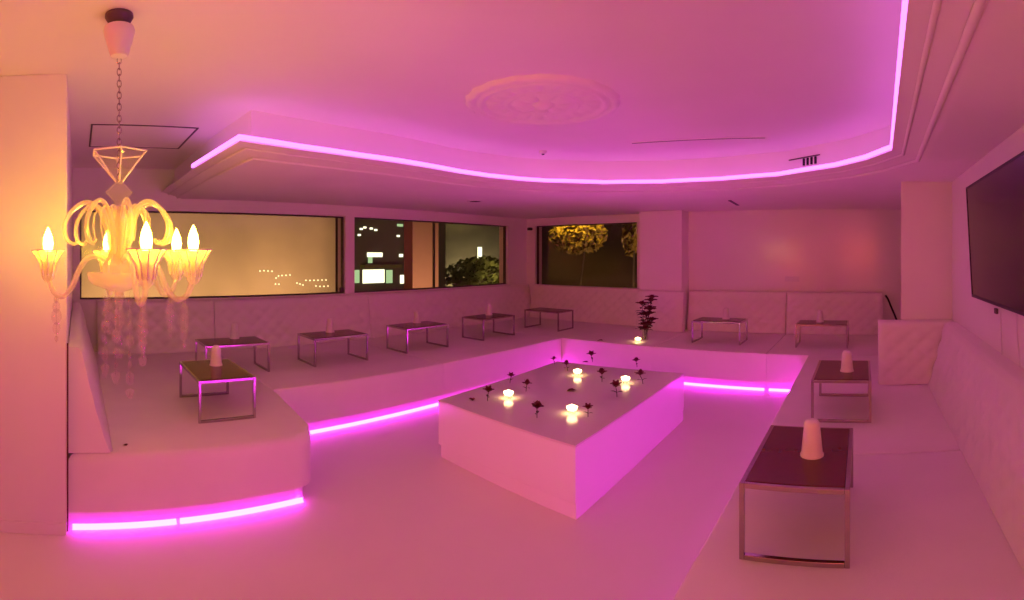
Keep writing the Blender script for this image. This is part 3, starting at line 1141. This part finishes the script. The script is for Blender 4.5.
# dark building with the lit shop
BX2 = -12.0
ya, yb = onx(351, BX2) - .3, onx(409, BX2) + 1.5
t = thing('shop_building', 'dark building with a brightly lit shop front outside the second window', 'building', (BX2 - .5, (ya + yb) / 2, -.2))
obj('facade', bx(-.5, .5, -(yb - ya) / 2, (yb - ya) / 2, 0, 7), 'dark_out', t)


def panel(name, x0, x1, y0, y1, mat, parent, X, cy, d=.03):
    a, b = onx(x0, X), onx(x1, X)
    zt, zb = zat(y0, X, (a + b) / 2), zat(y1, X, (a + b) / 2)
    obj(name, bx(.5, .5 + d, a - cy, b - cy, zb + .2, zt + .2, .004), mat, parent)


cy = (ya + yb) / 2
panel('shop_window', 362.5, 384, 269.5, 283, 'shop', t, BX2, cy)
panel('shop_window', 386, 392, 270, 283, 'shop_side', t, BX2, cy)
panel('shop_window', 353.5, 359, 270, 283, 'shop_side', t, BX2, cy)
panel('shop_window', 400, 403.5, 275, 283.5, 'shop', t, BX2, cy)
panel('shop_sign', 367, 382, 252.5, 257, 'shop', t, BX2, cy)
panel('shop_sign', 368, 372, 257, 263, 'shop_side', t, BX2, cy)
panel('lit_window', 397, 402.5, 224, 226.5, 'shop_side', t, BX2, cy)
panel('lit_window', 399, 402.5, 254, 257, 'shop', t, BX2, cy)
for q in ((361, 229), (364.5, 227.5), (371, 228.5), (375.5, 230), (359, 235), (398, 236)):
    panel('lit_window', q[0] - 1.4, q[0] + 1.4, q[1] - .9, q[1] + .9, 'shop', t, BX2, cy)
panel('awning', 360, 397, 264.5, 268, 'green_leaf', t, BX2, cy, .25)

# brick pier of the neighbouring house
BX3 = -8.3
ya, yb = onx(404, BX3 - .3), onx(438.5, BX3)
t = thing('brick_pier', 'red brick pier of a neighbouring house seen in the second window', 'pier', (BX3 - .15, (ya + yb) / 2, -.2))
obj('masonry', bx(-.15, .15, -(yb - ya) / 2, (yb - ya) / 2, 0, 5), 'brick', t)
obj('coping', bx(-.2, .2, -(yb - ya) / 2 - .05, (yb - ya) / 2 + .05, 5, 5.1), 'dark_out', t)

# olive building with a slim lit window, shrubs in front
BX4 = -14.0
ya, yb = onx(425, BX4), onx(530, BX4) + 3
cy = (ya + yb) / 2
t = thing('olive_building', 'grey green building right of the brick pier', 'building', (BX4 - .5, cy, -.2))
obj('facade', bx(-.5, .5, -(yb - ya) / 2, (yb - ya) / 2, 0, 9), 'olive_out', t)
panel('lit_window', 477.5, 481.5, 247, 259, 'shop', t, BX4, cy)
obj('parapet', bx(-.6, .6, -(yb - ya) / 2, (yb - ya) / 2, 9, 9.2), 'dark_out', t)


def shrub(name, label, cat, c, size, n, mat, trunk, seed, leaf=.10):
    rnd = random.Random(seed)
    t = thing(name, label, cat, (c[0], c[1], -.2))
    zc = c[2] + .2
    bm = bmesh.new()
    for i in range(n):
        while True:
            p = Vector((rnd.uniform(-1, 1), rnd.uniform(-1, 1), rnd.uniform(-1, 1)))
            if .35 < p.length < 1 and rnd.random() < .4 + .6 * abs(math.sin(p.x * 5 + seed) * math.cos(p.z * 4 + p.y * 3)):
                break
        p = Vector((p.x * size[0], p.y * size[1], zc + p.z * size[2]))
        u = Vector((rnd.gauss(0, 1), rnd.gauss(0, 1), rnd.gauss(0, 1))).normalized()
        v = u.orthogonal().normalized()
        s = leaf * rnd.uniform(.6, 1.3)
        a = [bm.verts.new(p + u * s * m + v * s * .5 * k) for m, k in ((-1, 0), (0, -1), (1, 0), (0, 1))]
        bm.faces.new(a)
    obj('foliage', bm, mat, t, recalc=False)
    bm = bmesh.new()
    for k in range(3 if trunk < .05 else 1):
        a = k * 2.1
        add_tube(bm, smooth_path([(0, 0, 0), (.1 * math.cos(a) * size[0], .1 * math.sin(a) * size[1], zc * .5), (.3 * math.cos(a) * size[0], .3 * math.sin(a) * size[1], zc)], 4), trunk, 7, trunk * .5)
    obj('trunk', bm, 'bark', t, smooth=True)
    return t


yv = onx(487, -12.6)
shrub('shrub', 'olive shrubs under a slim lit window beyond the brick pier', 'shrub', (-12.6, yv, .95), (.5, 2.2, .62), 1500, 'green_leaf', .03, 2, .11)
# outside the back window
xw, yw = ony(578, 10.6), 10.6
shrub('tree', 'yellow lit tree outside the dark back window', 'tree', (xw, yw, 2.16), (.80, .5, .46), 2400, 'yellow_leaf', .05, 5, .075)
x6 = ony(632, 11.4)
shrub('tree', 'edge of a second tree at the right of the dark back window', 'tree', (x6, 11.4, 2.2), (.22, .3, .6), 300, 'yellow_leaf', .06, 8, .10)
t = thing('rear_building', 'dark brown building far behind the back window', 'building', (-6, 13.5, -.2))
obj('facade', bx(-4.5, 5, 0, .6, 0, 7), 'brown_out', t)
obj('parapet', bx(-4.6, 5.1, -.1, .7, 7, 7.2), 'dark_out', t)


# ------------------------------------------------------------------ lights
def light(name, typ, loc, col, e, size=.1, rot=None, **k):
    l = bpy.data.lights.new(name, typ)
    l.energy = e
    l.color = col
    if typ == 'POINT':
        l.shadow_soft_size = size
    if typ == 'AREA':
        l.size = size
    for a, b in k.items():
        setattr(l, a, b)
    o = bpy.data.objects.new(name, l)
    COL.objects.link(o)
    o.location = loc
    if rot:
        o.rotation_euler = rot
    return o


# street lamps outside, flood lights turned away from the windows
def flood(loc, target, col, e, cone=150):
    o = light('street_flood_light', 'SPOT', loc, col, e)
    o.data.spot_size = math.radians(cone)
    o.data.spot_blend = 1
    o.data.shadow_soft_size = .2
    o.rotation_euler = (Vector(target) - Vector(loc)).to_track_quat('-Z', 'Y').to_euler()


flood((-8.7, 1.2, -.05), (-11, 1.2, .9), (1, .70, .36), 610)
flood((-8.7, 4.6, -.05), (-11, 4.6, .9), (1, .70, .36), 450)
flood((-6.75, 6.9, .35), (-8.3, 6.65, 1.6), (1, .62, .42), 230, 110)
flood((-13.2, 13.4, .3), (-14, 13.4, 1.6), (1, .76, .50), 170, 170)
flood((-13.2, 15.4, .3), (-14, 15.4, 1.6), (1, .76, .50), 170, 170)
flood((-10.2, 13.6, .1), (-12.6, 14.2, .8), (1, .84, .36), 2200, 90)
flood((xw + .9, yw - 1.2, 3.9), (xw, yw, 2.3), (1, .66, .10), 800, 55)
flood((-2.2, 9.6, .3), (-6.5, 13.5, 1.6), (1, .62, .4), 560, 120)
# unseen rose fill behind the photographer, for reddish lamps assumed there
light('rose_fill_light', 'POINT', (-2.5, -6.5, 1.5), *ROSEC, .2)
o = light('rose_fill_spot', 'SPOT', (.55, -3.0, 1.9), *ROSE2C)  # spot added only to brighten the left and far walls
o.data.spot_size = math.radians(66)
o.data.spot_blend = 1
o.data.shadow_soft_size = .9
o.rotation_euler = (Vector((-4.1, 7.0, 1.5)) - o.location).to_track_quat('-Z', 'Y').to_euler()

w = bpy.data.worlds.new('night')
S.world = w
w.use_nodes = True
bg = w.node_tree.nodes['Background']
bg.inputs[0].default_value = (.10, .065, .05, 1)
bg.inputs[1].default_value = .25

# ------------------------------------------------------------------ camera: a phone sweep panorama, cylindrical projection
cd = bpy.data.cameras.new('camera')
cam = bpy.data.objects.new('camera', cd)
COL.objects.link(cam)
cam.location = (0, 0, HC)
cam.rotation_euler = (PI / 2, 0, (VX - 512) / F)
cd.type = 'PANO'
cd.panorama_type = 'CENTRAL_CYLINDRICAL'
cd.central_cylindrical_range_u_min = -512 / F
cd.central_cylindrical_range_u_max = 512 / F
cd.central_cylindrical_range_v_min = -(600 - HY) / F
cd.central_cylindrical_range_v_max = HY / F
cd.central_cylindrical_radius = 1
cd.clip_start = .05
S.camera = cam

S.view_settings.view_transform = 'Standard'
S.view_settings.look = 'None'
S.view_settings.exposure = .07
S.view_settings.gamma = 1
S.view_settings.use_curve_mapping = False
S.cycles.use_denoising = True
S.cycles.max_bounces = 10
S.cycles.diffuse_bounces = 6
S.cycles.transparent_max_bounces = 24
S.cycles.caustics_reflective = False
S.cycles.caustics_refractive = False
S.cycles.sample_clamp_indirect = 4
